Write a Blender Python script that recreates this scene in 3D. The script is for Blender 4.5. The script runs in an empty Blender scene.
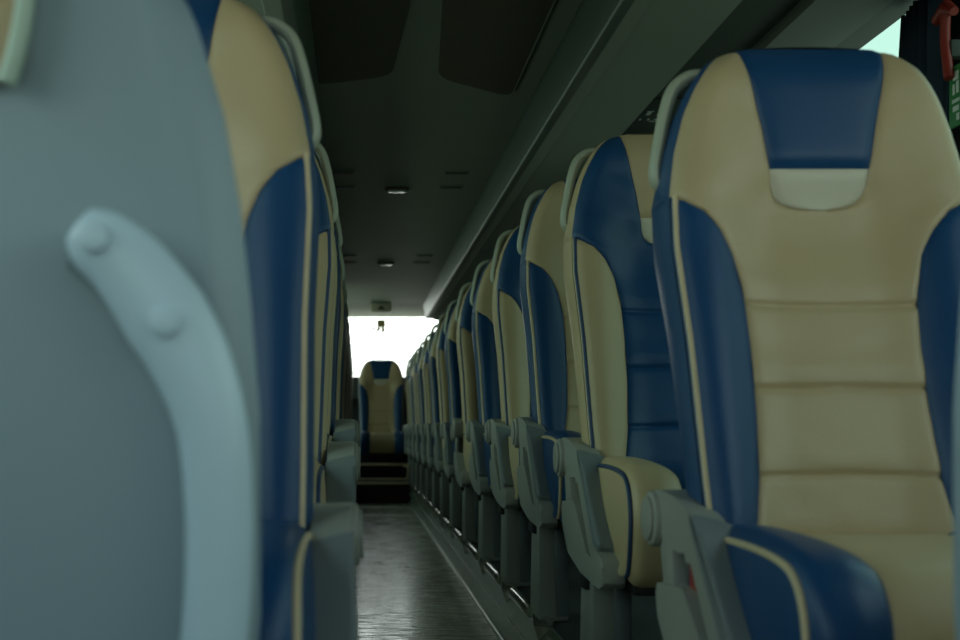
import bpy, bmesh, math, random
from mathutils import Vector, Matrix
random.seed(7)
C = bpy.context.scene.collection
PI = math.pi

# ------------------------------------------------------------------ materials
def srgb(r, g, b):
    f = lambda c: (c/255/12.92) if c/255 <= .04045 else ((c/255+.055)/1.055)**2.4
    return (f(r), f(g), f(b), 1)

def mat(name, col, rough=.5, metal=0, bump=0, bscale=200, var=0, vscale=8, spec=.5, stretch=(1, 1, 1), sheen=0):
    m = bpy.data.materials.new(name); m.use_nodes = True
    nt = m.node_tree; b = nt.nodes['Principled BSDF']
    b.inputs['Base Color'].default_value = col
    b.inputs['Roughness'].default_value = rough
    b.inputs['Metallic'].default_value = metal
    b.inputs['Specular IOR Level'].default_value = spec
    tc = nt.nodes.new('ShaderNodeTexCoord'); mp = nt.nodes.new('ShaderNodeMapping')
    mp.inputs['Scale'].default_value = stretch
    nt.links.new(tc.outputs['Object'], mp.inputs['Vector'])
    if var:
        n = nt.nodes.new('ShaderNodeTexNoise'); n.inputs['Scale'].default_value = vscale; n.inputs['Detail'].default_value = 5
        nt.links.new(mp.outputs['Vector'], n.inputs['Vector'])
        mx = nt.nodes.new('ShaderNodeMix'); mx.data_type = 'RGBA'
        mx.inputs['A'].default_value = tuple(c*(1-var) for c in col[:3])+(1,)
        mx.inputs['B'].default_value = tuple(min(1, c*(1+var)) for c in col[:3])+(1,)
        nt.links.new(n.outputs['Fac'], mx.inputs['Factor'])
        nt.links.new(mx.outputs['Result'], b.inputs['Base Color'])
    if bump:
        n2 = nt.nodes.new('ShaderNodeTexNoise'); n2.inputs['Scale'].default_value = bscale; n2.inputs['Detail'].default_value = 3
        nt.links.new(mp.outputs['Vector'], n2.inputs['Vector'])
        bp = nt.nodes.new('ShaderNodeBump'); bp.inputs['Strength'].default_value = bump; bp.inputs['Distance'].default_value = .002
        nt.links.new(n2.outputs['Fac'], bp.inputs['Height'])
        nt.links.new(bp.outputs['Normal'], b.inputs['Normal'])
    return m

def glass(name, col):
    m = bpy.data.materials.new(name); m.use_nodes = True
    nt = m.node_tree; nt.nodes.clear()
    o = nt.nodes.new('ShaderNodeOutputMaterial'); t = nt.nodes.new('ShaderNodeBsdfTransparent')
    g = nt.nodes.new('ShaderNodeBsdfGlossy'); g.inputs['Roughness'].default_value = .02
    mx = nt.nodes.new('ShaderNodeMixShader'); mx.inputs[0].default_value = .04
    t.inputs['Color'].default_value = col
    nt.links.new(t.outputs[0], mx.inputs[1]); nt.links.new(g.outputs[0], mx.inputs[2]); nt.links.new(mx.outputs[0], o.inputs[0])
    return m

M = {}
M['cream'] = mat('cream leather', (.50, .372, .208, 1), .42, bump=.25, bscale=260, var=.07, vscale=9)
M['blue'] = mat('blue leather', (.010, .056, .150, 1), .38, bump=.25, bscale=260, var=.10, vscale=9, spec=.33)
M['pale'] = mat('pale leather', (.62, .56, .43, 1), .45, bump=.2, bscale=260, var=.04)
M['pipe_cream'] = mat('cream piping', (.58, .45, .27, 1), .5)
M['pipe_blue'] = mat('navy piping', (.012, .04, .11, 1), .45)
M['grey'] = mat('grey green moulded plastic', (.31, .305, .268, 1), .42, bump=.1, bscale=500, var=.05)
M['pad'] = mat('slate armrest pad', (.175, .195, .20, 1), .5, bump=.15, bscale=400)
M['shell'] = mat('blue grey shell plastic', (.225, .29, .325, 1), .48, bump=.15, bscale=350, var=.03)
M['handle'] = mat('pale grey handle plastic', (.46, .575, .65, 1), .35)
M['loop'] = mat('pale green grab loop', (.36, .37, .285, 1), .4)
M['loop_front'] = mat('mint grab loop', (.36, .45, .36, 1), .4)
M['black'] = mat('black seat pan', (.015, .016, .015, 1), .6)
M['chrome'] = mat('worn chrome', (.62, .64, .58, 1), .22, metal=1)
M['alu'] = mat('bright aluminium', (.72, .74, .66, 1), .28, metal=1, var=.1, vscale=30)
M['red'] = mat('red plastic', (.30, .03, .02, 1), .4)
M['green'] = mat('green sign', (.03, .22, .06, 1), .5)
M['white'] = mat('white print', (.7, .72, .68, 1), .5)
M['ceil'] = mat('grey green headliner', (.27, .31, .25, 1), .7, var=.06, vscale=4)
M['ceil_dark'] = mat('dark brown felt', (.135, .118, .088, 1), .9, bump=.3, bscale=300, var=.12, vscale=12)
M['rack'] = mat('grey rack underside', (.27, .295, .25, 1), .6, var=.04, vscale=3)
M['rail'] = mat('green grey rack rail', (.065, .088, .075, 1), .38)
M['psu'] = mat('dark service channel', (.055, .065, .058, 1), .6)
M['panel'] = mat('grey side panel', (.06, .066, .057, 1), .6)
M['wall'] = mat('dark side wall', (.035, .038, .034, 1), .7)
M['curtain'] = mat('navy curtain cloth', (.010, .022, .040, 1), .85, bump=.3, bscale=600)
M['floor'] = mat('worn brown vinyl', (.42, .395, .28, 1), .27, bump=.06, spec=.8, bscale=160, var=.45, vscale=45, stretch=(1, .12, 1))
_b = M['floor'].node_tree.nodes['Principled BSDF']
_nt = M['floor'].node_tree
_n = _nt.nodes.new('ShaderNodeTexNoise'); _n.inputs['Scale'].default_value = 22; _n.inputs['Detail'].default_value = 6
_mp = _nt.nodes.new('ShaderNodeMapping'); _mp.inputs['Scale'].default_value = (.35, 1.6, 1); _mp.inputs['Rotation'].default_value = (0, 0, .35)
_tc = _nt.nodes.new('ShaderNodeTexCoord'); _nt.links.new(_tc.outputs['Object'], _mp.inputs['Vector']); _nt.links.new(_mp.outputs['Vector'], _n.inputs['Vector'])
_mr = _nt.nodes.new('ShaderNodeMapRange'); _mr.inputs['From Min'].default_value = .35; _mr.inputs['From Max'].default_value = .65; _mr.inputs['To Min'].default_value = .13; _mr.inputs['To Max'].default_value = .36
_nt.links.new(_n.outputs['Fac'], _mr.inputs['Value']); _nt.links.new(_mr.outputs['Result'], _b.inputs['Roughness'])
M['riser'] = mat('grey green riser', (.26, .29, .24, 1), .25)
M['plat'] = mat('dark platform carpet', (.03, .03, .026, 1), .9)
M['step'] = mat('dark brown step carpet', (.018, .014, .010, 1), .8)
M['brass'] = mat('brass step edge', (.80, .66, .42, 1), .3, metal=.35)
M['glass_side'] = glass('green tinted side glass', (.37, .455, .41, 1))
M['glass_left'] = glass('lighter tinted side glass', (.515, .615, .555, 1))
M['glass_front'] = glass('pale front glass', (.56, .62, .62, 1))
M['glass_door'] = glass('clear front side glass', (.63, .695, .655, 1))
M['glass_rear'] = glass('clear rear glass', (.93, .95, .92, 1))
M['lens'] = mat('ceiling lamp lens', (.75, .75, .68, 1), .15)
M['tassel'] = mat('gold tassel thread', (.42, .33, .12, 1), .6)

# ------------------------------------------------------------------ helpers
def obj(name, bm, m, parent=None, smooth=True, loc=None, angle=40):
    me = bpy.data.meshes.new(name)
    bmesh.ops.recalc_face_normals(bm, faces=bm.faces[:])
    bm.to_mesh(me); bm.free()
    if smooth:
        for p in me.polygons: p.use_smooth = True
        try: me.set_sharp_from_angle(angle=math.radians(angle))
        except Exception: pass
    me.materials.append(m)
    o = bpy.data.objects.new(name, me); C.objects.link(o)
    if parent: o.parent = parent
    if loc: o.location = loc
    return o

def tag(o, label=None, cat=None, group=None, kind=None):
    if label: o['label'] = label
    if cat: o['category'] = cat
    if group: o['group'] = group
    if kind: o['kind'] = kind
    return o

def thing(name, label, cat, loc=(0, 0, 0), group=None):
    o = bpy.data.objects.new(name, None); C.objects.link(o); o.location = loc
    o.empty_display_size = .05
    return tag(o, label, cat, group)

def struct(name, bm, m, parent=None, smooth=False, angle=40):
    o = obj(name, bm, m, parent, smooth, angle=angle)
    if not parent: o['kind'] = 'structure'
    return o

def box(bm, x0, x1, y0, y1, z0, z1, bev=0, seg=2):
    vs = [bm.verts.new((x, y, z)) for x in (x0, x1) for y in (y0, y1) for z in (z0, z1)]
    F = [(0, 1, 3, 2), (4, 6, 7, 5), (0, 4, 5, 1), (2, 3, 7, 6), (0, 2, 6, 4), (1, 5, 7, 3)]
    fs = [bm.faces.new([vs[i] for i in f]) for f in F]
    if bev:
        es = list({e for f in fs for e in f.edges})
        bmesh.ops.bevel(bm, geom=es, offset=bev, segments=seg, profile=.5, affect='EDGES')
    return bm

def BX(*a, **k):
    return box(bmesh.new(), *a, **k)

def prism(bm, pts, fn, lo, hi, bev=0, seg=2):
    """polygon pts (p,q) extruded from lo to hi; fn(p,q,e)->xyz"""
    A = [bm.verts.new(fn(p, q, lo)) for p, q in pts]
    B = [bm.verts.new(fn(p, q, hi)) for p, q in pts]
    fa = bm.faces.new(A); fb = bm.faces.new(B[::-1])
    n = len(pts)
    for i in range(n):
        bm.faces.new([A[i], B[i], B[(i+1) % n], A[(i+1) % n]])
    if bev:
        es = list(set(fa.edges) | set(fb.edges))
        bmesh.ops.bevel(bm, geom=es, offset=bev, segments=seg, profile=.5, affect='EDGES')
    return bm

def round_poly(pts, r, n=4):
    """round the corners of a polygon"""
    out = []; N = len(pts)
    for i in range(N):
        p0, p1, p2 = Vector(pts[i-1]), Vector(pts[i]), Vector(pts[(i+1) % N])
        d0, d1 = (p0-p1), (p2-p1)
        k = min(r, d0.length*.45, d1.length*.45)
        a = p1+d0.normalized()*k; b = p1+d1.normalized()*k
        for j in range(n+1):
            t = j/n
            q = a*(1-t)**2+p1*2*t*(1-t)+b*t*t
            out.append((q.x, q.y))
    return out

def spline(pts, n=6):
    P = [Vector(p) for p in pts]; out = []
    for i in range(len(P)-1):
        p0 = P[max(i-1, 0)]; p1 = P[i]; p2 = P[i+1]; p3 = P[min(i+2, len(P)-1)]
        for j in range(n):
            t = j/n
            out.append(.5*((2*p1)+(-p0+p2)*t+(2*p0-5*p1+4*p2-p3)*t*t+(-p0+3*p1-3*p2+p3)*t**3))
    out.append(P[-1]); return out

def tube(bm, pts, ra, rb=None, ref=(0, 1, 0), n=10, cap=True):
    """elliptic sweep: rb along ref direction, ra across; radii may be lists"""
    rb = ra if rb is None else rb
    L = len(pts); rings = []
    R = Vector(ref)
    for i, p in enumerate(pts):
        t = (pts[min(i+1, L-1)]-pts[max(i-1, 0)]).normalized()
        s = t.cross(R)
        if s.length < 1e-4: s = t.cross(Vector((1, .01, 0)))
        s.normalize(); u = s.cross(t).normalized()
        A = ra[i] if isinstance(ra, list) else ra; B = rb[i] if isinstance(rb, list) else rb
        rings.append([bm.verts.new(p+s*A*math.cos(2*PI*k/n)+u*B*math.sin(2*PI*k/n)) for k in range(n)])
    for i in range(L-1):
        for k in range(n):
            bm.faces.new([rings[i][k], rings[i][(k+1) % n], rings[i+1][(k+1) % n], rings[i+1][k]])
    if cap:
        bm.faces.new(rings[0][::-1]); bm.faces.new(rings[-1])
    return bm

def interp(tab, t):
    if t <= tab[0][0]: return tab[0][1]
    for (a, va), (b, vb) in zip(tab, tab[1:]):
        if t <= b:
            return va+(vb-va)*(t-a)/(b-a) if b > a else vb
    return tab[-1][1]

def sm(a, b, x):
    t = max(0, min(1, (x-a)/(b-a))); return t*t*(3-2*t)

def disc(bm, c, r, axis, depth, n=24, bev=.003):
    """short cylinder centred at c along axis ('x','y','z')"""
    pts = [(r*math.cos(2*PI*k/n), r*math.sin(2*PI*k/n)) for k in range(n)]
    c = Vector(c)
    f = {'x': lambda p, q, e: c+Vector((e, p, q)), 'y': lambda p, q, e: c+Vector((p, e, q)), 'z': lambda p, q, e: c+Vector((p, q, e))}[axis]
    return prism(bm, pts, f, -depth/2, depth/2, bev)

# ------------------------------------------------------------------ camera (eye just over the aisle, looking to the rear)
CZ = .72
F = 1250.0
cam_d = bpy.data.cameras.new('camera'); cam = bpy.data.objects.new('camera', cam_d); C.objects.link(cam)
cam_d.sensor_width = 36; cam_d.lens = 36*F/960; cam_d.clip_start = .02
cam.location = (0, 0, CZ); cam.rotation_euler = (PI/2, 0, 0)
cam_d.shift_x = (480-358)/960; cam_d.shift_y = (428-320)/960
cam_d.dof.use_dof = True; cam_d.dof.focus_distance = 3.3; cam_d.dof.aperture_fstop = 4.2
bpy.context.scene.camera = cam

# ------------------------------------------------------------------ the coach seat
ZJ = .468            # height of the cushion/back joint over the platform
REC = .285          # recline
TOP = .77
W_T = [(0, .212), (.1, .216), (.3, .222), (.45, .232), (.53, .230), (.60, .219), (.66, .203), (.70, .186), (.73, .168), (.75, .152), (.762, .138), (.77, .120)]
XI_T = [(0, .146), (.1, .131), (.2, .126), (.3, .126), (.38, .130), (.44, .143), (.48, .163), (.505, .186), (.505, .190), (.52, .212), (.53, .2305)]
XP_T = [(.51, 0), (.511, .022), (.514, .040), (.52, .056), (.53, .067), (.545, .073), (.57, .076), (.64, .088), (.70, .100), (.77, .113)]
HS = .53
HM = .573
CREASE = [.362, .238, .108]
def Wd(h): return interp(W_T, h)
def Xi(h): return interp(XI_T, h)
def Xp(h): return 0 if h <= .51 else interp(XP_T, h)

def surf(x, h, d=.02, crease=False):
    w = Wd(h); ax = abs(x); e = max(0, w-ax)
    kb = .046*(1-sm(.46, .62, h))+.016*sm(.46, .62, h)
    y = REC*min(h, .47)+.10*max(0, h-.47)
    y -= kb*sm(.075, .185, ax)
    y -= .016*math.sin(PI*min(1, h/.5))*(1-sm(.08, .15, ax))
    y -= .022*sm(.50, .60, h)*(1-sm(.70, .78, h)*.6)*(1-sm(.05, .2, ax)*.5)
    if e < .03: y += .022*(1-e/.03)**2
    if h > .72: y += .024*((h-.72)/.05)**2
    if h < .05: y += .010*(1-h/.05)**2
    y -= .0065*(1-math.exp(-max(0, d)/.006))
    if crease:
        for k, c in enumerate(CREASE):
            y += .0055*math.exp(-((h-c+.004*math.cos(x*9+k))/.0055)**2)-.0030*math.exp(-((h-c-.028)/.02)**2)
        y += .0012*math.sin(h*95+x*22)*math.sin(x*31+h*12)*.8
    return y

def hlist(a, b, n, extra=()):
    s = {round(a+(b-a)*i/n, 5) for i in range(n+1)} | {round(e, 5) for e in extra if a <= e <= b}
    return sorted(s)

def region(bm, hs, xl, xr, nx, sgn, edges='LRTB', crease=False):
    h0, h1 = hs[0], hs[-1]; rows = []
    for h in hs:
        a, b = xl(h), xr(h); row = []
        for i in range(nx+1):
            t = i/nx; t = .5-.5*math.cos(PI*t) if nx > 6 else t
            x = a+(b-a)*t
            ds = [9]
            if 'L' in edges: ds.append(x-a)
            if 'R' in edges and (b < -1e-6 or 'C' in edges): ds.append(b-x)
            if 'T' in edges: ds.append(h1-h)
            if 'B' in edges: ds.append(h-h0)
            row.append(bm.verts.new((sgn*x, surf(x, h, min(ds), crease), ZJ+h)))
        rows.append(row)
    for r0, r1 in zip(rows, rows[1:]):
        for i in range(nx):
            vs = [r0[i], r0[i+1], r1[i+1], r1[i]]
            try: bm.faces.new(vs)
            except ValueError: pass
    return bm

CE = [c+k for c in CREASE for k in (-.012, -.008, -.004, 0, .004, .008, .012, .028)]
def back_depth(h):
    return interp([(0, .075), (.2, .085), (.45, .115), (.53, .115), (.62, .085), (.77, .045)], h)

def side_strip(bm, hs, sgn, cols=6):
    """the upholstered flank between the front edge and the shell"""
    rows = []
    for h in hs:
        w = Wd(h); y0 = surf(-w, h, 0); D = back_depth(h); row = []
        for i in range(cols+1):
            t = i/cols
            bulge = .007*math.sin(PI*t)
            eh = min(h-hs[0], hs[-1]-h)
            bulge -= .005*math.exp(-eh/.006)*math.sin(PI*t)
            row.append(bm.verts.new((sgn*-(w+bulge), y0+D*t+.001, ZJ+h)))
        rows.append(row)
    for r0, r1 in zip(rows, rows[1:]):
        for i in range(cols): bm.faces.new([r0[i], r0[i+1], r1[i+1], r1[i]])
    return rows

def make_seat(kind, side, arm=True, pedestal=True, adx=0, adz=0):
    """side=+1: seat on the right of the aisle (arm and loop on -x); side=-1 mirrored"""
    ce, bo, pi_ = (M['cream'], M['blue'], M['pipe_cream']) if kind == 'A' else (M['blue'], M['cream'], M['pipe_blue'])
    root = thing('coach_seat', '', 'seat')
    # --- centre and head wings
    bm = bmesh.new()
    hs = hlist(0, TOP, 60, CE+[.51, .511, .514, .52, .53, .505, .515, .76, .765])
    for s in (1, -1):
        region(bm, hs, lambda h: -(Xi(h) if h < HS else Wd(h)), lambda h: -Xp(h), 16, s, 'LRT', True)
    bmesh.ops.remove_doubles(bm, verts=bm.verts[:], dist=.0004)
    obj('backrest', bm, ce, root)
    # --- bolsters
    for s in (1, -1):
        bm = bmesh.new()
        region(bm, hlist(0, HS, 40, [.505, .515, .52, .525, .528]), lambda h: -Wd(h), lambda h: -min(Xi(h), Wd(h)-.0004), 12, s, 'RB')
        obj('side_bolster', bm, bo, root)
    # --- head panel and pale bib
    bm = bmesh.new()
    region(bm, hlist(HM, TOP, 18, [.765, .76]), lambda h: -Xp(h), lambda h: Xp(h), 20, 1, 'LRBC')
    obj('headrest_panel', bm, bo, root)
    bm = bmesh.new()
    region(bm, hlist(.5102, HM, 10, [.511, .514, .52, .53, .545]), lambda h: -Xp(h), lambda h: Xp(h), 20, 1, 'LRTC')
    o = obj('headrest_bib', bm, M['pale'], root)
    # --- flanks
    for s in (1, -1):
        bm = bmesh.new(); side_strip(bm, hlist(0, HS, 24, [.525, .52, .51]), s)
        obj('flank_panel', bm, bo, root)
    bm = bmesh.new()
    hs = hlist(HS, TOP, 16, [.535, .54, .545, .755, .762, .766])
    a = side_strip(bm, hs, 1); b = side_strip(bm, hs, -1)
    la, lb = a[-1], b[-1]; N = 8; prev = la
    for k in range(1, N+1):
        t = k/N
        cur = lb if k == N else []
        if k < N:
            for i in range(len(la)):
                x = la[i].co.x*(1-t)+lb[i].co.x*t
                y0 = surf(x, TOP, 0) if i == 0 else surf(x, TOP, 0)+back_depth(TOP)*i/(len(la)-1)
                cur.append(bm.verts.new((x, y0, la[i].co.z+.006*math.sin(PI*t)+.004*math.sin(PI*i/(len(la)-1)))))
        for i in range(len(la)-1): bm.faces.new([prev[i], prev[i+1], cur[i+1], cur[i]])
        prev = cur
    obj('head_band', bm, bo, root)
    # --- piping on the bolster edges
    for s in (1, -1):
        bm = bmesh.new()
        pts = [Vector((s*-(Wd(h)-.006), surf(Wd(h)-.006, h, .0)-.005, ZJ+h)) for h in hlist(0.0, HS-.002, 26)]
        tube(bm, pts, .0048, n=8); obj('piping', bm, pi_, root)
    # --- shell
    bm = bmesh.new(); rows = []
    for h in hlist(-.10, TOP, 30):
        hh = max(h, 0); w = Wd(hh)-.003; yb = surf(-Wd(hh), hh, 0)+back_depth(hh)+REC*min(h, 0); row = []
        for i in range(15):
            x = -w+2*w*i/14; q = 1-(abs(x)/w)**4
            row.append(bm.verts.new((x, yb-.004+.035*q*(1-sm(.7, .78, h)*.6), ZJ+h)))
        rows.append(row)
    for r0, r1 in zip(rows, rows[1:]):
        for i in range(14): bm.faces.new([r0[i], r0[i+1], r1[i+1], r1[i]])
    sh = obj('back_shell', bm, M['grey'], root)
    md = sh.modifiers.new('solid', 'SOLIDIFY'); md.thickness = .010; md.offset = 0
    # --- grab loop on the aisle corner
    bm = bmesh.new(); s = side
    P = [(-.150, .205, .738), (-.180, .205, .735), (-.204, .205, .716), (-.2165, .205, .680), (-.2265, .204, .630), (-.233, .203, .590), (-.231, .202, .568), (-.216, .200, .556)]
    tube(bm, spline([(s*x, y, ZJ+z) for x, y, z in P], 6), .0105, .018, (0, 1, .1), 12)
    obj('grab_loop', bm, M['loop'], root)
    # --- cushion
    prof = [(.10, -.05), (.04, .000), (0, .016), (-.12, .026), (-.25, .026), (-.34, .020), (-.385, .008), (-.413, -.020), (-.425, -.06), (-.42, -.11), (-.405, -.155), (-.385, -.168)]
    sp = spline([(0, a, h) for a, h in prof], 4)
    def cush(name, x0, x1, m, nx, lift, outer):
        bm = bmesh.new(); rows = []
        L = len(sp)
        for j, p in enumerate(sp):
            row = []
            tg = (sp[min(j+1, L-1)]-sp[max(j-1, 0)]).normalized(); nrm = Vector((0, tg.z, -tg.y))
            if nrm.z < 0 and j < L*.5: nrm = -nrm
            if j >= L*.5 and nrm.y > 0: nrm = -nrm
            for i in range(nx+1):
                x = x0+(x1-x0)*i/nx
                d = min(x-x0, x1-x)
                off = .006*(1-math.exp(-d/.006))+lift*sm(.11, .17, abs(x))
                e = .221-abs(x)
                if outer and e < .028: off -= .020*(1-max(0, e)/.028)**2
                row.append(bm.verts.new(p+nrm*off+Vector((x, 0, 0))))
            rows.append(row)
        for r0, r1 in zip(rows, rows[1:]):
            for i in range(nx): bm.faces.new([r0[i], r0[i+1], r1[i+1], r1[i]])
        obj(name, bm, m, root)
        return rows
    cush('seat_cushion', -.122, .122, ce, 14, 0, False)
    for sg in (-1, 1):
        r = cush('cushion_bolster', *((-.221, -.122) if sg < 0 else (.122, .221)), bo, 12, .014, True)
        idx = 0 if sg < 0 else -1
        edge = [Vector(sp[j]) + Vector((sg*.221, 0, 0)) for j in range(len(sp))]
        # flank below the piping
        bm = bmesh.new(); rows = []
        for j, p in enumerate(edge[4:], 4):
            row = []
            for i in range(7):
                t = i/6
                q = Vector((p.x+sg*.007*math.sin(PI*t), p.y*(1-.22*t*(j/len(sp)))+0, p.z*(1-t)+(-.165)*t))
                row.append(bm.verts.new(q))
            rows.append(row)
        for r0, r1 in zip(rows, rows[1:]):
            for i in range(6): bm.faces.new([r0[i], r0[i+1], r1[i+1], r1[i]])
        obj('cushion_flank', bm, bo, root)
        bm = bmesh.new()
        tube(bm, [e+Vector((-sg*.003, -.001, .001)) for e in edge[6:]], .0048, n=8, ref=(1, 0, 0))
        obj('cushion_piping', bm, pi_, root)
    for ch in root.children:
        if ch.name.split('.')[0] in ('seat_cushion', 'cushion_bolster', 'cushion_flank', 'cushion_piping'):
            for v in ch.data.vertices: v.co.z += ZJ
    # --- pan and pedestal
    obj('seat_pan', BX(-.205, .205, -.375, .08, ZJ-.205, ZJ-.160, bev=.01), M['black'], root)
    if pedestal:
        s = side; bm = bmesh.new()
        poly = round_poly([(-.092, 0), (.09, 0), (.055, ZJ-.20), (-.075, ZJ-.20)], .01, 3)
        prism(bm, poly, lambda p, q, e: Vector((e, p+.0, q)), *sorted((s*-.222, s*-.142)), bev=.010)
        obj('pedestal', bm, M['grey'], root, angle=30)
        obj('pedestal_channel', BX(*sorted((s*-.178, s*-.1425)), -.094, -.06, .012, ZJ-.22, bev=.008), M['pad'], root)
        obj('support_bracket', BX(*sorted((s*-.235, s*.20)), -.05, .03, ZJ-.235, ZJ-.204, bev=.006), M['black'], root)
    # --- armrest beside the back, its arm hinged down
    if arm:
        s = side
        HY, HZ = .12, ZJ+.030+adz
        def P3(a, h, e): return Vector((s*e, HY-a, HZ+h))
        X0, X1 = (-.262-adx, -.214-adx)      # outer and inner face
        def P4(a, h, e): return Vector((s*e, HY-a, HZ+h-.24*(e-X0)*sm(.02, .14, a)))
        hub = bmesh.new(); disc(hub, (s*(X0+.012), HY, HZ), .043, 'x', .030, 28, .006)
        hb = obj('armrest_hub', hub, M['grey'], root)
        bm = bmesh.new(); disc(bm, (s*(X0-.005), HY, HZ), .034, 'x', .006, 28, .002)
        obj('hub_cap', bm, M['grey'], hb)
        bm = bmesh.new()
        poly = [(.03, -.02), (.105, -.02), (.115, -.10), (.06, -.11)]
        prism(bm, [(a-.02, h) for a, h in poly], P3, X0+.010, X1-.004, .004)
        obj('armrest_post', bm, M['grey'], root)
        bm = bmesh.new()
        poly = round_poly([(.015, -.095), (.175, -.085), (.34, -.19), (.42, -.165), (.47, -.18), (.492, -.222), (.45, -.236), (.25, -.226), (.10, -.200), (.03, -.145)], .014, 4)
        prism(bm, poly, P3, X0+.003, X1-.002, .007)
        obj('armrest_base', bm, M['grey'], root, angle=30)
        def arm_mesh():
            bm = bmesh.new()
            poly = round_poly([(-.02, .030), (.015, .046), (.11, .042), (.19, .026), (.237, .004), (.428, -.156), (.40, -.192), (.34, -.182), (.19, -.030), (.15, -.038), (.02, -.030)], .03, 5)
            return prism(bm, poly, P4, X0+.006, X1+.010, .012, 3)
        if arm == 'open':
            obj('armrest_stub', prism(bmesh.new(), round_poly([(-.01, .05), (.06, .07), (.10, .05), (.08, -.02), (0, -.03)], .012, 3), P3, X0, X1, .005), M['grey'], root)
            obj('armrest_slot', prism(bmesh.new(), [(.06, -.02), (.16, -.02), (.20, -.14), (.07, -.14)], P3, X0+.012, X1-.012, .003), M['black'], root)
        else:
            am = obj('armrest', arm_mesh(), M['grey'], root, angle=30)
            bm = bmesh.new()
            poly = round_poly([(.205, .026), (.246, .008), (.437, -.152), (.421, -.172), (.388, -.156), (.222, -.006)], .010, 3)
            prism(bm, poly, P4, X0+.003, X1+.0125, .009, 3)
            obj('armrest_pad', bm, M['pad'], am, angle=30)
    return root

def copy_tree(o, parent=None):
    c = o.copy(); C.objects.link(c)
    if parent: c.parent = parent
    for ch in list(o.children): copy_tree(ch, c)
    return c

ORD = ['first', 'second', 'third', 'fourth', 'fifth', 'sixth', 'seventh', 'eighth', 'ninth', 'tenth', 'eleventh', 'twelfth', 'thirteenth', 'fourteenth']
HUB = [1.91, 2.785, 3.56, 4.30]+[4.30+.79*k for k in range(1, 11)]
PLAT = .20
LOW = [-.124, -.052]+[0]*12
LOOK = {'A': 'cream-faced seat with blue bolsters', 'B': 'blue-faced seat with cream bolsters'}
protos = {}
for side, row in ((1, 'right'), (-1, 'left')):
    for i in range(14):
        kind = 'AB'[i % 2]
        special = side == 1 and i == 5; lead = side < 0 and i == 0
        key = (kind, side, special)
        if special: o = make_seat(kind, side, 'open')
        elif lead: o = make_seat(kind, side, adx=.014, adz=-.022)
        elif key not in protos: o = protos[key] = make_seat(kind, side, adx=.022 if side < 0 else -.002, adz=0 if side < 0 else .008)
        else: o = copy_tree(protos[key])
        x = .707 if side == 1 else (.436-.697 if lead else .436-.723)
        y = HUB[i]-.12-(0 if side == 1 else .20 if lead else .11)
        o.location = (x, y, PLAT+LOW[i]+(.014 if lead else 0))
        if lead: o.rotation_euler.y = -.034
        w = {0: 'nearest %s in the %s row' % (LOOK[kind], row), 13: '%s at the very far end of the %s row' % (LOOK[kind], row)}.get(i, '%s, %s from the front in the %s row' % (LOOK[kind], ORD[i], row))
        if special: w = 'sixth seat in the right row, blue-faced, its armrest pad missing'
        tag(o, w, 'seat', 'aisle seats of the %s row' % row)
        if side == 1 and i == 0:
            pass

# red buckle in the gap of the nearest right armrest
first_right = protos[('A', 1, False)]
bk = obj('belt_buckle', BX(-.240, -.229, -.075, -.025, ZJ-.055, ZJ+.0, bev=.004), M['red'], first_right)
bk['label'] = 'red belt buckle button'

# rear seat, in the middle of the back bench
rear = make_seat('A', 1, False, False)
rear.location = (.237, 12.62, CZ-.075-ZJ)
for ch in list(rear.children):
    if ch.name.startswith('grab_loop') : bpy.data.objects.remove(ch)
obj('bench_base', BX(-.215, .215, -.33, .06, ZJ-.30, ZJ-.20, bev=.01), M['step'], rear)
bm = bmesh.new(); tube(bm, [Vector((x, -.418-.004*math.cos(x*7), ZJ-.035+.012*sm(.1, .2, abs(x)))) for x in [k*.02-.20 for k in range(21)]], .006, n=8, ref=(0, 0, 1)); obj('highlight_piping', bm, M['pale'], rear)  # pale piping stands in for the highlight along the cushion's front edge
tag(rear, 'cream-faced seat facing down the aisle, alone below the bright rear window', 'seat')

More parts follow.
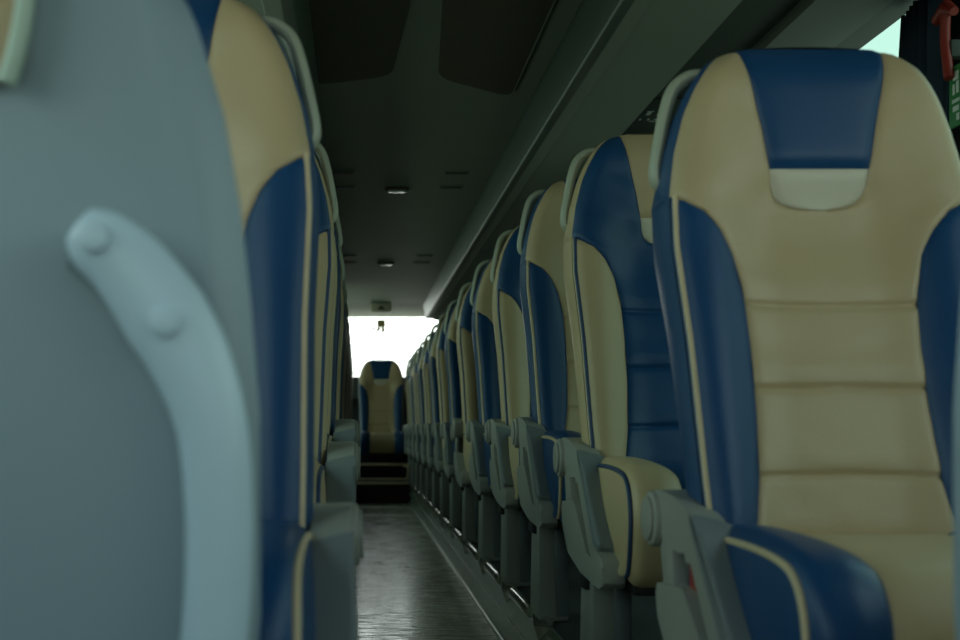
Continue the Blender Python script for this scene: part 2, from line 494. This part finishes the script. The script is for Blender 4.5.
# ------------------------------------------------------------------ the two seats nearest the camera, turned away: grey shells
K = .905
def front_shell(side):
    cx = -.345*K if side < 0 else .728
    YS = 1.02
    root = thing('coach_seat', '', 'seat', (cx, YS, .0))
    T = [(z*K, w*K) for z, w in [(-.36, .240), (-.17, .2552), (.02, .254), (.115, .246), (.20, .237), (.29, .221), (.345, .204), (.385, .192), (.43, .162), (.46, .12), (.475, .07)]]
    bm = bmesh.new(); rows = []
    zs = hlist(-.36*K, .475*K, 40, [.47*K, .465*K])
    for z in zs:
        w = interp(T, z); row = []
        for i in range(33):
            t = -1+2*i/32; x = w*math.sin(t*PI/2)
            e = w-abs(x)
            y = -.006*(1-(x/w)**2)+.026*max(0, 1-e/.042)**2.2
            y += .0035*math.exp(-((e-.052)/.010)**2)
            if z > .36: y += .06*((z-.36)/.07)**2
            row.append(bm.verts.new((x, y+.02*z, CZ+z)))
        rows.append(row)
    for r0, r1 in zip(rows, rows[1:]):
        for i in range(32): bm.faces.new([r0[i], r0[i+1], r1[i+1], r1[i]])
    o = obj('back_shell', bm, M['shell'], root, angle=80)
    md = o.modifiers.new('solid', 'SOLIDIFY'); md.thickness = .02; md.offset = -1
    # upholstery on the far side of the shell
    bm = bmesh.new()
    poly = [(-interp(T, z)+.02, z) for z in zs[1:]] + [(interp(T, z)-.02, z) for z in zs[1:][::-1]]
    prism(bm, poly, lambda p, q, e: Vector((p, e+.02*q, CZ+q*.985)), .030, .062, .012)
    obj('backrest', bm, M['blue'], root)
    # cream pad and its loop at the head of the shell
    hz0, hz1 = .278, .39
    bm = bmesh.new()
    poly = round_poly([(-.050, hz0), (.036, hz0), (.046, hz1), (-.050, hz1)], .02, 5)
    prism(bm, poly, lambda p, q, e: Vector((p*1.0, e+.02*q, CZ+q)), -.020, .0, .004)
    obj('headrest_pad', bm, M['cream'], root)
    bm = bmesh.new()
    half = [(.032, hz0-.004), (.041, hz0+.025), (.0475, hz0+.065), (.044, hz1-.02), (.025, hz1+.008)]
    pts = [(x, -.026, CZ+z) for x, z in half]+[(-x, -.026, CZ+z) for x, z in half[::-1]]
    tube(bm, spline(pts, 7), .0075, .010, (0, 1, 0), 12)
    obj('grab_loop', bm, M['loop_front'], root)
    # grab handle on the aisle side
    s = 1 if side < 0 else -1
    px = [(80, 226), (97, 240), (130, 268), (166, 317), (193, 366), (212, 425), (219, 500), (219, 575), (214, 650), (205, 720), (186, 780), (150, 830), (110, 860)]
    D = YS-.045
    pts = []
    for u, v in px:
        X = (u-358)*D/F; Z = -(v-428)*D/F
        pts.append((s*(X+.345*K), -.048, CZ+Z))
    rad = [.018, .029, .034, .038, .035, .031, .0295, .029, .029, .029, .030, .030, .018]
    rad = [r*K for r in rad]
    P = spline(pts, 6); RA = [interp([(i, r) for i, r in enumerate(rad)], j/6) for j in range(len(P))]
    RB = [min(.017, r*.62) for r in RA]
    bm = bmesh.new(); tube(bm, P, RA, RB, (0, 1, 0), 20)
    h = obj('grab_handle', bm, M['handle'], root, angle=70)
    # feet joining the handle to the shell
    for idx0, idx1 in ((3, 20), (len(P)-17, len(P)-3)):
        seg = [p+Vector((-s*.004, .026, -.006)) for p in P[idx0:idx1]]
        bm = bmesh.new(); tube(bm, seg, .026, .024, (0, 1, 0), 14)
        obj('mounting_foot', bm, M['shell'], h)
    for u, v in ((95, 238), (166, 322)):
        X = (u-358)*(D-.015)/F; Z = -(v-428)*(D-.015)/F
        bm = bmesh.new(); disc(bm, (s*(X+.345*K), -.066, CZ+Z), .0125, 'y', .010, 20, .003)
        bmesh.ops.recalc_face_normals(bm, faces=bm.faces[:])
        obj('screw_cap', bm, M['handle'], h)
    # folded cushion and foot, below the frame
    obj('seat_cushion', BX(-.19, .19, .045, .105, CZ-.44, CZ-.16, bev=.02, seg=3), M['cream'], root)
    obj('pedestal', BX(-.06, .06, .0, .10, .09, CZ-.30, bev=.012), M['grey'], root)
    return root
a = front_shell(-1); tag(a, 'seat turned away at left front, grey back shell with pale curved grab handle', 'seat')
b = front_shell(1); tag(b, 'seat turned away at right front edge, only its grey shell rim showing', 'seat')

# ------------------------------------------------------------------ the setting
XL, XR = -.998, 1.430                  # side walls
CX = .216
YF, YR = -1.9, 13.45
CE_Z = CZ+1.22
XA0, XA1 = CX-.284, CX+.284            # sunken aisle
o = struct('floor', BX(XA0, XA1, YF, 11.9, -.03, 0), M['floor'])
# platforms under the seats
def platform(name, x0, x1):
    bm = bmesh.new()
    for ya, yb, z in ((YF, 2.02, PLAT-.11), (2.02, 2.90, PLAT-.045), (2.90, YR, PLAT)):
        box(bm, x0, x1, ya, yb, -.03, z)
    return struct(name, bm, M['plat'])
platform('floor_right', XA1+.002, XR); platform('floor_left', XL, XA0-.002)
for name, s in (('right', 1), ('left', -1)):
    bm = bmesh.new()
    x = CX+s*.284
    box(bm, *sorted((x, x-s*.004)), 2.90, 11.9, .0, PLAT+.001)
    struct('baseboard_'+name, bm, M['riser'])
    bm = bmesh.new()
    tube(bm, [Vector((x-s*.012, 2.9, .002)), Vector((x-s*.012, 11.9, .002))], .009, n=12)
    struct('trim_1' if s > 0 else 'trim_2', bm, M['alu'], smooth=True)
    bm = bmesh.new()
    box(bm, *sorted((x-s*.006, x+s*.004)), 2.90, 13.0, PLAT-.022, PLAT+.005, bev=.003)
    box(bm, *sorted((x-s*.0045, x-s*.0075)), 2.9, 11.9, PLAT*.45, PLAT*.45+.006)
    struct('trim_3' if s > 0 else 'trim_4', bm, M['alu'], smooth=True)

# chrome floor fittings at the foot of each right-hand pedestal
def fitting(y):
    root = thing('floor_fitting', '', 'floor fitting', (XA1+.014, y, PLAT+.005))
    bm = bmesh.new()
    tube(bm, spline([(-.020, -.20, -.012), (-.020, -.17, -.008), (-.020, 0, -.006), (-.020, .17, -.008), (-.020, .20, -.012)], 4), [.006]+[.015]*3+[.019]*10+[.015]*2+[.006], .019, (0, 0, 1), 14)
    obj('chrome_sleeve', bm, M['chrome'], root)
    bm = bmesh.new()     # faceted joint cover between two sleeves
    v = [bm.verts.new(p) for p in ((-.018, -.21, .006), (-.018, -.40, .014), (-.018, -.59, .006), (-.024, -.40, -.065), (-.040, -.40, -.016), (.02, -.40, .006))]
    for f in ((0, 1, 4), (1, 2, 4), (0, 4, 3), (4, 2, 3), (0, 5, 1), (1, 5, 2), (0, 3, 5), (5, 3, 2)): bm.faces.new([v[i] for i in f])
    bmesh.ops.bevel(bm, geom=bm.edges[:], offset=.003, segments=2, affect='EDGES')
    obj('joint_cover', bm, M['chrome'], root)
    return root
f0 = None
for i in range(2, 14):
    y = HUB[i]+.22
    if f0 is None: f0 = o = fitting(y)
    else:
        o = copy_tree(f0); o.location.y = y
    tag(o, 'chrome clamp on floor rail behind pedestal of the %s right-row seat' % ORD[i], 'floor fitting', 'chrome clamps along the floor rail')

# cross strips of a floor hatch before the steps
for k, D in enumerate((9.35, 10.3, 10.9, 11.35)):
    struct('trim_%d' % (5+k), BX(XA0, XA1, D-.012, D+.012, 0, .004 if k else .003), M['riser'] if k in (0, 2) else M['alu'])

# steps to the rear bench
X0, X1 = XA0, XA1
st = []
st.append(('stair', 11.90, 12.35, .205))
bm = bmesh.new(); box(bm, X0, X1, 11.9, YR, -.03, .205); struct('stair_1', bm, M['step'])
bm = bmesh.new(); box(bm, X0, X1, 12.13, YR, .205, .375); struct('stair_2', bm, M['step'])
bm = bmesh.new(); box(bm, X0, X1, 12.36, YR, .375, .49); struct('stair_3', bm, M['step'])
for n, (y, z) in enumerate(((11.9, .205), (12.13, .375))):
    struct('trim_%d' % (10+n), BX(X0, X1-.004, y-.006, y+.035, z-.022, z+.003, bev=.002), M['brass'], smooth=True)
struct('trim_12', BX(X0, .24, 12.354, 12.39, .478, .493, bev=.002), M['brass'], smooth=True)
struct('trim_14', BX(X0, X1, 12.12, 12.13, .215, .235), M['brass'])
# curved handrail end beside the steps
bm = bmesh.new()
tube(bm, spline([(X1-.06, 11.98, .355), (X1-.035, 11.92, .36), (X1-.026, 11.875, .335), (X1-.028, 11.865, .27), (X1-.04, 11.88, .235)], 6), .010, n=10)
tag(obj('step_rail', bm, M['brass']), 'short curved metal rail at the right end of the rear steps', 'rail')

# ceiling and hatches
struct('ceiling', BX(XL, XR, YF, 12.55, CE_Z, CE_Z+.04), M['ceil'])
bm = bmesh.new()   # lowered band toward the rear
prism(bm, [(12.25, CE_Z+.0), (12.6, CE_Z-.02), (YR, CE_Z-.03), (YR, CE_Z+.04), (12.25, CE_Z+.04)], lambda p, q, e: Vector((e, p, q)), XL, XR)
struct('ceiling_rear', bm, M['ceil'])
def hatch(name, pts, label):
    root = thing(name, label, 'ceiling panel', (0, 0, CE_Z))
    poly = round_poly(pts, .09, 8)
    bm = bmesh.new(); prism(bm, poly, lambda p, q, e: Vector((p, q, e)), -.010, -.001, .003)
    obj('felt_panel', bm, M['ceil_dark'], root)
    bm = bmesh.new()
    P = [Vector((p, q, -.006)) for p, q in poly]; P.append(P[0]); P.append(P[1])
    tube(bm, P, .004, .005, (0, 0, 1), 8, cap=False)
    obj('panel_rim', bm, M['ceil'], root)
hatch('ceiling_panel', [(-.150, 1.2), (.16, 1.2), (.155, 3.5), (.118, 4.30), (-.158, 4.42)], 'dark felt panel in the ceiling, the left one of the pair')
hatch('ceiling_panel', [(.225, 1.2), (.555, 1.2), (.56, 4.58), (.275, 4.32), (.235, 3.5)], 'dark felt panel in the ceiling, next to the right luggage rack')
def vent(x, y, lab):
    root = thing('ceiling_vent', lab, 'vent', (x, y, CE_Z), 'slot vents in the ceiling')
    obj('vent_frame', BX(-.062, .062, -.03, .03, -.004, 0, bev=.001), M['ceil'], root)
    obj('vent_slot', BX(-.054, .054, -.016, .016, -.007, -.0035), M['black'], root)
PX = {0: 'left of the aisle lamp', 1: 'right of the aisle lamp'}
for y, ln in ((6.32, 'nearer'), (9.2, 'farther')):
    for k, x in ((0, -.075), (1, .47)):
        for j, (dy, f) in enumerate(((0.0, 'front'), (-.38, 'rear')) ):
            yy = y + (0.02 if j == 0 else -.36*(y/6.32)*(-1) )
            vent(x, y+(.0 if j else -.36), 'slot vent %s the %s ceiling lamp, %s of its pair' % (('left of', 'right of')[k], ln, ('nearer', 'farther')[j]))
for y, ln, x in ((6.35, 'nearer', .198), (9.2, 'farther', .206)):
    root = thing('ceiling_lamp', 'small oblong lamp in the middle of the ceiling, the %s of two' % ln, 'lamp', (x, y, CE_Z), 'aisle ceiling lamps')
    bm = bmesh.new()
    poly = round_poly([(-.06, -.035), (.06, -.035), (.06, .035), (-.06, .035)], .03, 5)
    prism(bm, poly, lambda p, q, e: Vector((p, q, e)), -.014, 0, .004); obj('lamp_rim', bm, M['ceil_dark'], root)
    bm = bmesh.new()
    poly = round_poly([(-.048, -.024), (.048, -.024), (.048, .024), (-.048, .024)], .02, 5)
    prism(bm, poly, lambda p, q, e: Vector((p, q, e)), -.022, -.010, .004); obj('lamp_lens', bm, M['lens'], root)
# camera-like unit over the rear window
root = thing('ceiling_monitor', 'small boxy unit fixed to the ceiling above the rear window', 'sensor', (.225, 12.2, CE_Z))
obj('housing', BX(-.10, .10, -.02, .10, -.09, 0, bev=.015), M['pale'], root)
bm = bmesh.new(); prism(bm, [(-.040, -.065), (.040, -.065), (0, -.025)], lambda p, q, e: Vector((p, e, q)), -.026, -.018); obj('lens', bm, M['black'], root)

# luggage racks: underside, service channel, side panel (profile swept along the bus)
def strip(name, prof, m, s, y0=YF, y1=10.6, kind=True, thick=.02, up=(0, 1)):
    """open profile (X offset from the aisle middle, z over the eye) swept along y, given thickness"""
    bm = bmesh.new()
    A = [(CX+s*(x-CX), CZ+z) for x, z in prof]
    B = [(CX+s*(x-CX+up[0]*thick), CZ+z+up[1]*thick) for x, z in prof]
    prism(bm, A+B[::-1], lambda p, q, e: Vector((p, e, q)), y0, y1)
    return struct(name, bm, m, smooth=True, angle=35)
n = 20
for s, nm in ((1, 'right'), (-1, 'left')):
    root = thing('luggage_rack', 'long luggage rack over the %s row with a rounded rail along its edge' % nm, 'luggage rack', (CX, 6, CZ+.93))
    def part(name, prof, m, thick=.02, up=(0, 1), y0=YF, y1=10.6):
        if prof is None:
            pr = [(.600, .9265), (.579, .9265), (.574, .929), (.572, .936), (.5535, 1.036), (.5515, 1.045), (.553, 1.053), (.558, 1.058), (.60, 1.06)]
            bm = bmesh.new(); prism(bm, [(CX+s*(a-CX), CZ+b) for a, b in pr], lambda p, q, e: Vector((p, e, q)), y0, y1)
            o = struct(name, bm, m, smooth=True, angle=50)
        else: o = strip(name, prof, m, s, y0, y1, thick=thick, up=up)
        if 'kind' in o: del o['kind']
        o.parent = root; o.matrix_parent_inverse = Matrix.Translation(-root.location)
        return o
    part('rack_rail', None, M['rail'])
    part('rack_underside', [(.590, .927), (.640, .9275), (.642, .9305), (.646, .9312), (.842, .937)], M['rack'])
    part('rack_back', [(.61, 1.065), (.66, 1.10), (.69, 1.225)], M['rail'], .02, (1, 0))
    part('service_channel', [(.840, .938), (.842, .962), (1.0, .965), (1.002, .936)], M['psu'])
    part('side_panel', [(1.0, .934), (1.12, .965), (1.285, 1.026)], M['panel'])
    part('window_header', [(1.285, 1.03), (1.35, 1.05), (1.43, 1.08)], M['black'])

# little service unit with printed icons, over the second right-hand seat
root = thing('service_unit', 'dark overhead service unit with small white icons above the second right seat', 'service unit', (.915, 3.80, CZ+.958))
obj('unit_body', BX(-.062, .062, -.16, .16, -.006, .004, bev=.002), M['psu'], root)
def icon(cx_, cy_):
    bm = bmesh.new()
    for k in (-1, 0, 1): box(bm, cx_+k*.0042-.0021, cx_+k*.0042+.0021, cy_-.02+abs(k)*.006, cy_+.02, -.0075, -.006)
    box(bm, cx_-.010, cx_+.010, cy_-.024, cy_-.020, -.0075, -.006)
    obj('lamp_icon', bm, M['white'], root)
icon(-.035, -.02); icon(.0, -.02)
for x_, y_, a_, b_ in ((-.045, .055, .003, .008), (-.020, .055, .003, .008), (.004, .055, .006, .004), (.004, .078, .015, .003)):
    obj('button_mark', BX(x_-a_, x_+a_, y_-b_, y_+b_, -.0075, -.006), M['white'], root)

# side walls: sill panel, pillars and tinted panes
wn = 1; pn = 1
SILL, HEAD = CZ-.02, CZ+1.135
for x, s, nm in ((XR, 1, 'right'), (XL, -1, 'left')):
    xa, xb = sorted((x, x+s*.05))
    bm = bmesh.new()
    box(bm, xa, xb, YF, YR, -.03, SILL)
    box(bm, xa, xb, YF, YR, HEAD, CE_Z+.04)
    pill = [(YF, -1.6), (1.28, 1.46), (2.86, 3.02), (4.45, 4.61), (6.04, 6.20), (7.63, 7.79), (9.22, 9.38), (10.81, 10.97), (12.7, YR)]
    box(bm, xa, xb, -1.6, 1.28, SILL, SILL+.27)  # unseen higher front sill, added to keep light off the lower seats
    if s > 0: pill = pill[:3]+[(4.45, YR)]  # unseen right windows closed off here, added to block light from that side
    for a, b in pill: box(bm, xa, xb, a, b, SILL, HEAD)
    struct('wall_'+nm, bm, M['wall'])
    for (a, b), (c, d) in zip(pill, pill[1:]):
        struct('window_%d' % wn, BX(*sorted((x+s*.020, x+s*.026)), b+.001, c-.001, SILL+(.271 if b < 0 else .001), HEAD-.001), M['glass_door'] if b < 0 else M['glass_side'] if s > 0 else M['glass_left']); wn += 1
for s, nm, x in ((1, 'right', XR), (-1, 'left', XL)):
    bm = bmesh.new()
    for k in range(7): box(bm, *sorted((x-s*.05, x-s*.002)), 2.95, 11.8, .26+.045*k, .28+.045*k, bev=.004)
    box(bm, *sorted((x-s*.02, x-s*.001)), 2.95, 11.8, .24, .58)
    struct('trim_%d' % (15 if s > 0 else 16), bm, M['psu'])
# rear wall with its window (rounded upper corners)
def ring_wall(name, y0, y1, hole, m, x0=XL, x1=XR, z0=-.03, z1=CE_Z+.04):
    bm = bmesh.new(); N = len(hole)
    cxh = sum(p[0] for p in hole)/N; czh = sum(p[1] for p in hole)/N
    out = []
    for p, q in hole:
        dx, dz = p-cxh, q-czh
        t = min([(x1-cxh)/dx if dx > 1e-9 else 1e9, (x0-cxh)/dx if dx < -1e-9 else 1e9, (z1-czh)/dz if dz > 1e-9 else 1e9, (z0-czh)/dz if dz < -1e-9 else 1e9])
        out.append((cxh+dx*t, czh+dz*t))
    for cor in ((x0, z0), (x0, z1), (x1, z0), (x1, z1)):   # snap the nearest ring point to each corner
        k = min(range(N), key=lambda i: (out[i][0]-cor[0])**2+(out[i][1]-cor[1])**2); out[k] = cor
    v = [[bm.verts.new((p, y, q)) for p, q in ring] for y in (y0, y1) for ring in (hole, out)]
    for k in range(N):
        j = (k+1) % N
        bm.faces.new([v[0][k], v[0][j], v[1][j], v[1][k]]); bm.faces.new([v[2][k], v[3][k], v[3][j], v[2][j]])
        bm.faces.new([v[0][k], v[2][k], v[2][j], v[0][j]]); bm.faces.new([v[1][k], v[1][j], v[3][j], v[3][k]])
    return struct(name, bm, m)
def dense(poly, n=8):
    out = []
    for a, b in zip(poly, poly[1:]+poly[:1]):
        for k in range(n): out.append((a[0]+(b[0]-a[0])*k/n, a[1]+(b[1]-a[1])*k/n))
    return out
rw = dense(round_poly([(CX-.62, CZ+.545), (CX+.62, CZ+.545), (CX+.70, CZ+1.14), (CX+.45, CZ+1.205), (CX-.45, CZ+1.205), (CX-.70, CZ+1.14)], .06, 4), 3)
ring_wall('wall_back', YR-.05, YR, rw, M['wall'])
bm = bmesh.new(); prism(bm, rw, lambda p, q, e: Vector((p, e, q)), YR-.03, YR-.024)
struct('window_%d' % wn, bm, M['glass_rear']); wn += 1
ws = dense([(XL+.15, CZ+.22), (XR-.15, CZ+.22), (XR-.15, CZ+1.12), (XL+.15, CZ+1.12)], 10)
ring_wall('wall_front', YF-.05, YF, ws, M['wall'])
bm = bmesh.new(); prism(bm, ws, lambda p, q, e: Vector((p, e, q)), YF-.03, YF-.024)
struct('window_%d' % wn, bm, M['glass_front']); wn += 1
# parcel shelf below the rear window
struct('trim_13', BX(XL, XR, 13.0, YR-.05, CZ+.30, CZ+.535, bev=.01), M['wall'])

# hanging ornament in the rear window
root = thing('hanging_ornament', 'small dark pennant with gold tassels hanging in the rear window', 'ornament', (.243, 13.1, CZ+1.185))
bm = bmesh.new(); tube(bm, [Vector((0, 0, -.025)), Vector((0, 0, -.06))], .002, n=6); obj('cord', bm, M['black'], root)
obj('pennant', BX(-.044, .044, -.010, .010, -.125, -.05, bev=.003), M['tassel'], root)
for k, (dx, dz) in enumerate(((-.085, -.145), (-.02, -.150), (.03, -.155), (.085, -.15), (-.05, -.19), (0.01, -.20))):
    bm = bmesh.new(); tube(bm, [Vector((dx*.6, 0, -.104)), Vector((dx, 0, dz)), Vector((dx, 0, dz-.025))], [.006, .012, .008], n=8)
    obj('tassel', bm, M['tassel'], root)

# curtain gathered at the pillar beside the right window
bm = bmesh.new(); rows = []
for j in range(25):
    t = j/24; z = CZ+.05+t*.99; row = []
    y0 = 2.95+.02*(1-t); y1 = 3.20+.05*math.sin(t*PI*1.1)*.8-.02*t
    for i in range(49):
        q = i/48
        row.append(bm.verts.new((XR-.05+.02*math.sin(q*PI*12+t*.8)-.01*math.sin(q*5), y0+(y1-y0)*q, z)))
    rows.append(row)
for r0, r1 in zip(rows, rows[1:]):
    for i in range(48): bm.faces.new([r0[i], r0[i+1], r1[i+1], r1[i]])
cu = obj('curtain', bm, M['curtain']); md = cu.modifiers.new('solid', 'SOLIDIFY'); md.thickness = .003
tag(cu, 'dark navy curtain gathered beside the right-hand window', 'curtain')

# red emergency hammer and green sign on the pillar
root = thing('emergency_hammer', 'red emergency hammer on the pillar beside the navy curtain', 'hammer', (XR-.075, 2.885, CZ+.872))
bm = bmesh.new(); tube(bm, spline([(0, -.005, .10), (0, 0, .03), (0, -.01, -.03), (0, -.02, -.07)], 5), .011, .013, (0, 1, 0), 12); obj('handle', bm, M['red'], root)
bm = bmesh.new(); tube(bm, [Vector((0, -.045, .075)), Vector((0, -.01, .095)), Vector((0, .045, .082))], [.010, .018, .012], n=12, ref=(1, 0, 0)); obj('hammer_head', bm, M['red'], root)
obj('bracket', BX(.005, .05, -.02, .01, -.02, .02, bev=.004), M['psu'], root)
root = thing('emergency_sign', 'narrow green emergency sign with white symbols below the red hammer', 'sign', (XR-.06, 2.855, CZ+.76))
obj('plate', BX(-.004, .004, -.035, .035, -.07, .07, bev=.002), M['green'], root)
bm = bmesh.new()
for k, (dy, dz, a, b) in enumerate(((0, .045, .012, .010), (-.008, .018, .006, .014), (.010, .015, .005, .012), (0, -.012, .018, .004), (0, -.03, .014, .006), (-.01, -.05, .006, .008))):
    box(bm, -.0052, -.0042, dy-a, dy+a, dz-b, dz+b)
obj('symbol_print', bm, M['white'], root)

# ------------------------------------------------------------------ light: overcast sky through the panes
w = bpy.data.worlds.new('sky'); bpy.context.scene.world = w; w.use_nodes = True
nt = w.node_tree; bg = nt.nodes['Background']
tc = nt.nodes.new('ShaderNodeTexCoord'); sx = nt.nodes.new('ShaderNodeSeparateXYZ'); nt.links.new(tc.outputs['Generated'], sx.inputs[0])
rp = nt.nodes.new('ShaderNodeValToRGB')
mr = nt.nodes.new('ShaderNodeMapRange'); mr.inputs['From Min'].default_value = -1; mr.inputs['From Max'].default_value = 1
nt.links.new(sx.outputs['Z'], mr.inputs['Value']); nt.links.new(mr.outputs['Result'], rp.inputs['Fac'])
e = rp.color_ramp.elements
e[0].position = .40; e[0].color = (.30, .31, .28, 1)
e[1].position = .55; e[1].color = (.95, 1.0, 1.0, 1)
k = e.new(.48); k.color = (.60, .62, .58, 1)
k = e.new(.85); k.color = (.70, .86, 1.0, 1)
nt.links.new(rp.outputs['Color'], bg.inputs['Color'])
bg.inputs['Strength'].default_value = 4.5

def portal(name, loc, rot, sx_, sy_):
    l = bpy.data.lights.new(name, 'AREA'); l.shape = 'RECTANGLE'; l.size = sx_; l.size_y = sy_
    l.cycles.is_portal = True
    o = bpy.data.objects.new(name, l); C.objects.link(o); o.location = loc; o.rotation_euler = rot
portal('portal_rear', (CX, YR+.02, CZ+.88), (-PI/2, 0, 0), 1.5, .75)
portal('portal_front', (CX, YF-.08, CZ+.67), (PI/2, 0, 0), 2.2, 1.0)
portal('portal_left', (XL-.07, 5.7, CZ+.52), (PI/2, 0, -PI/2), 15.2, 1.12)
portal('portal_right', (XR+.07, 1.3, CZ+.55), (PI/2, 0, PI/2), 6.3, 1.16)

vs = bpy.context.scene.view_settings
vs.view_transform = 'Standard'; vs.look = 'None'; vs.gamma = 1; vs.use_curve_mapping = False
vs.exposure = 0.22
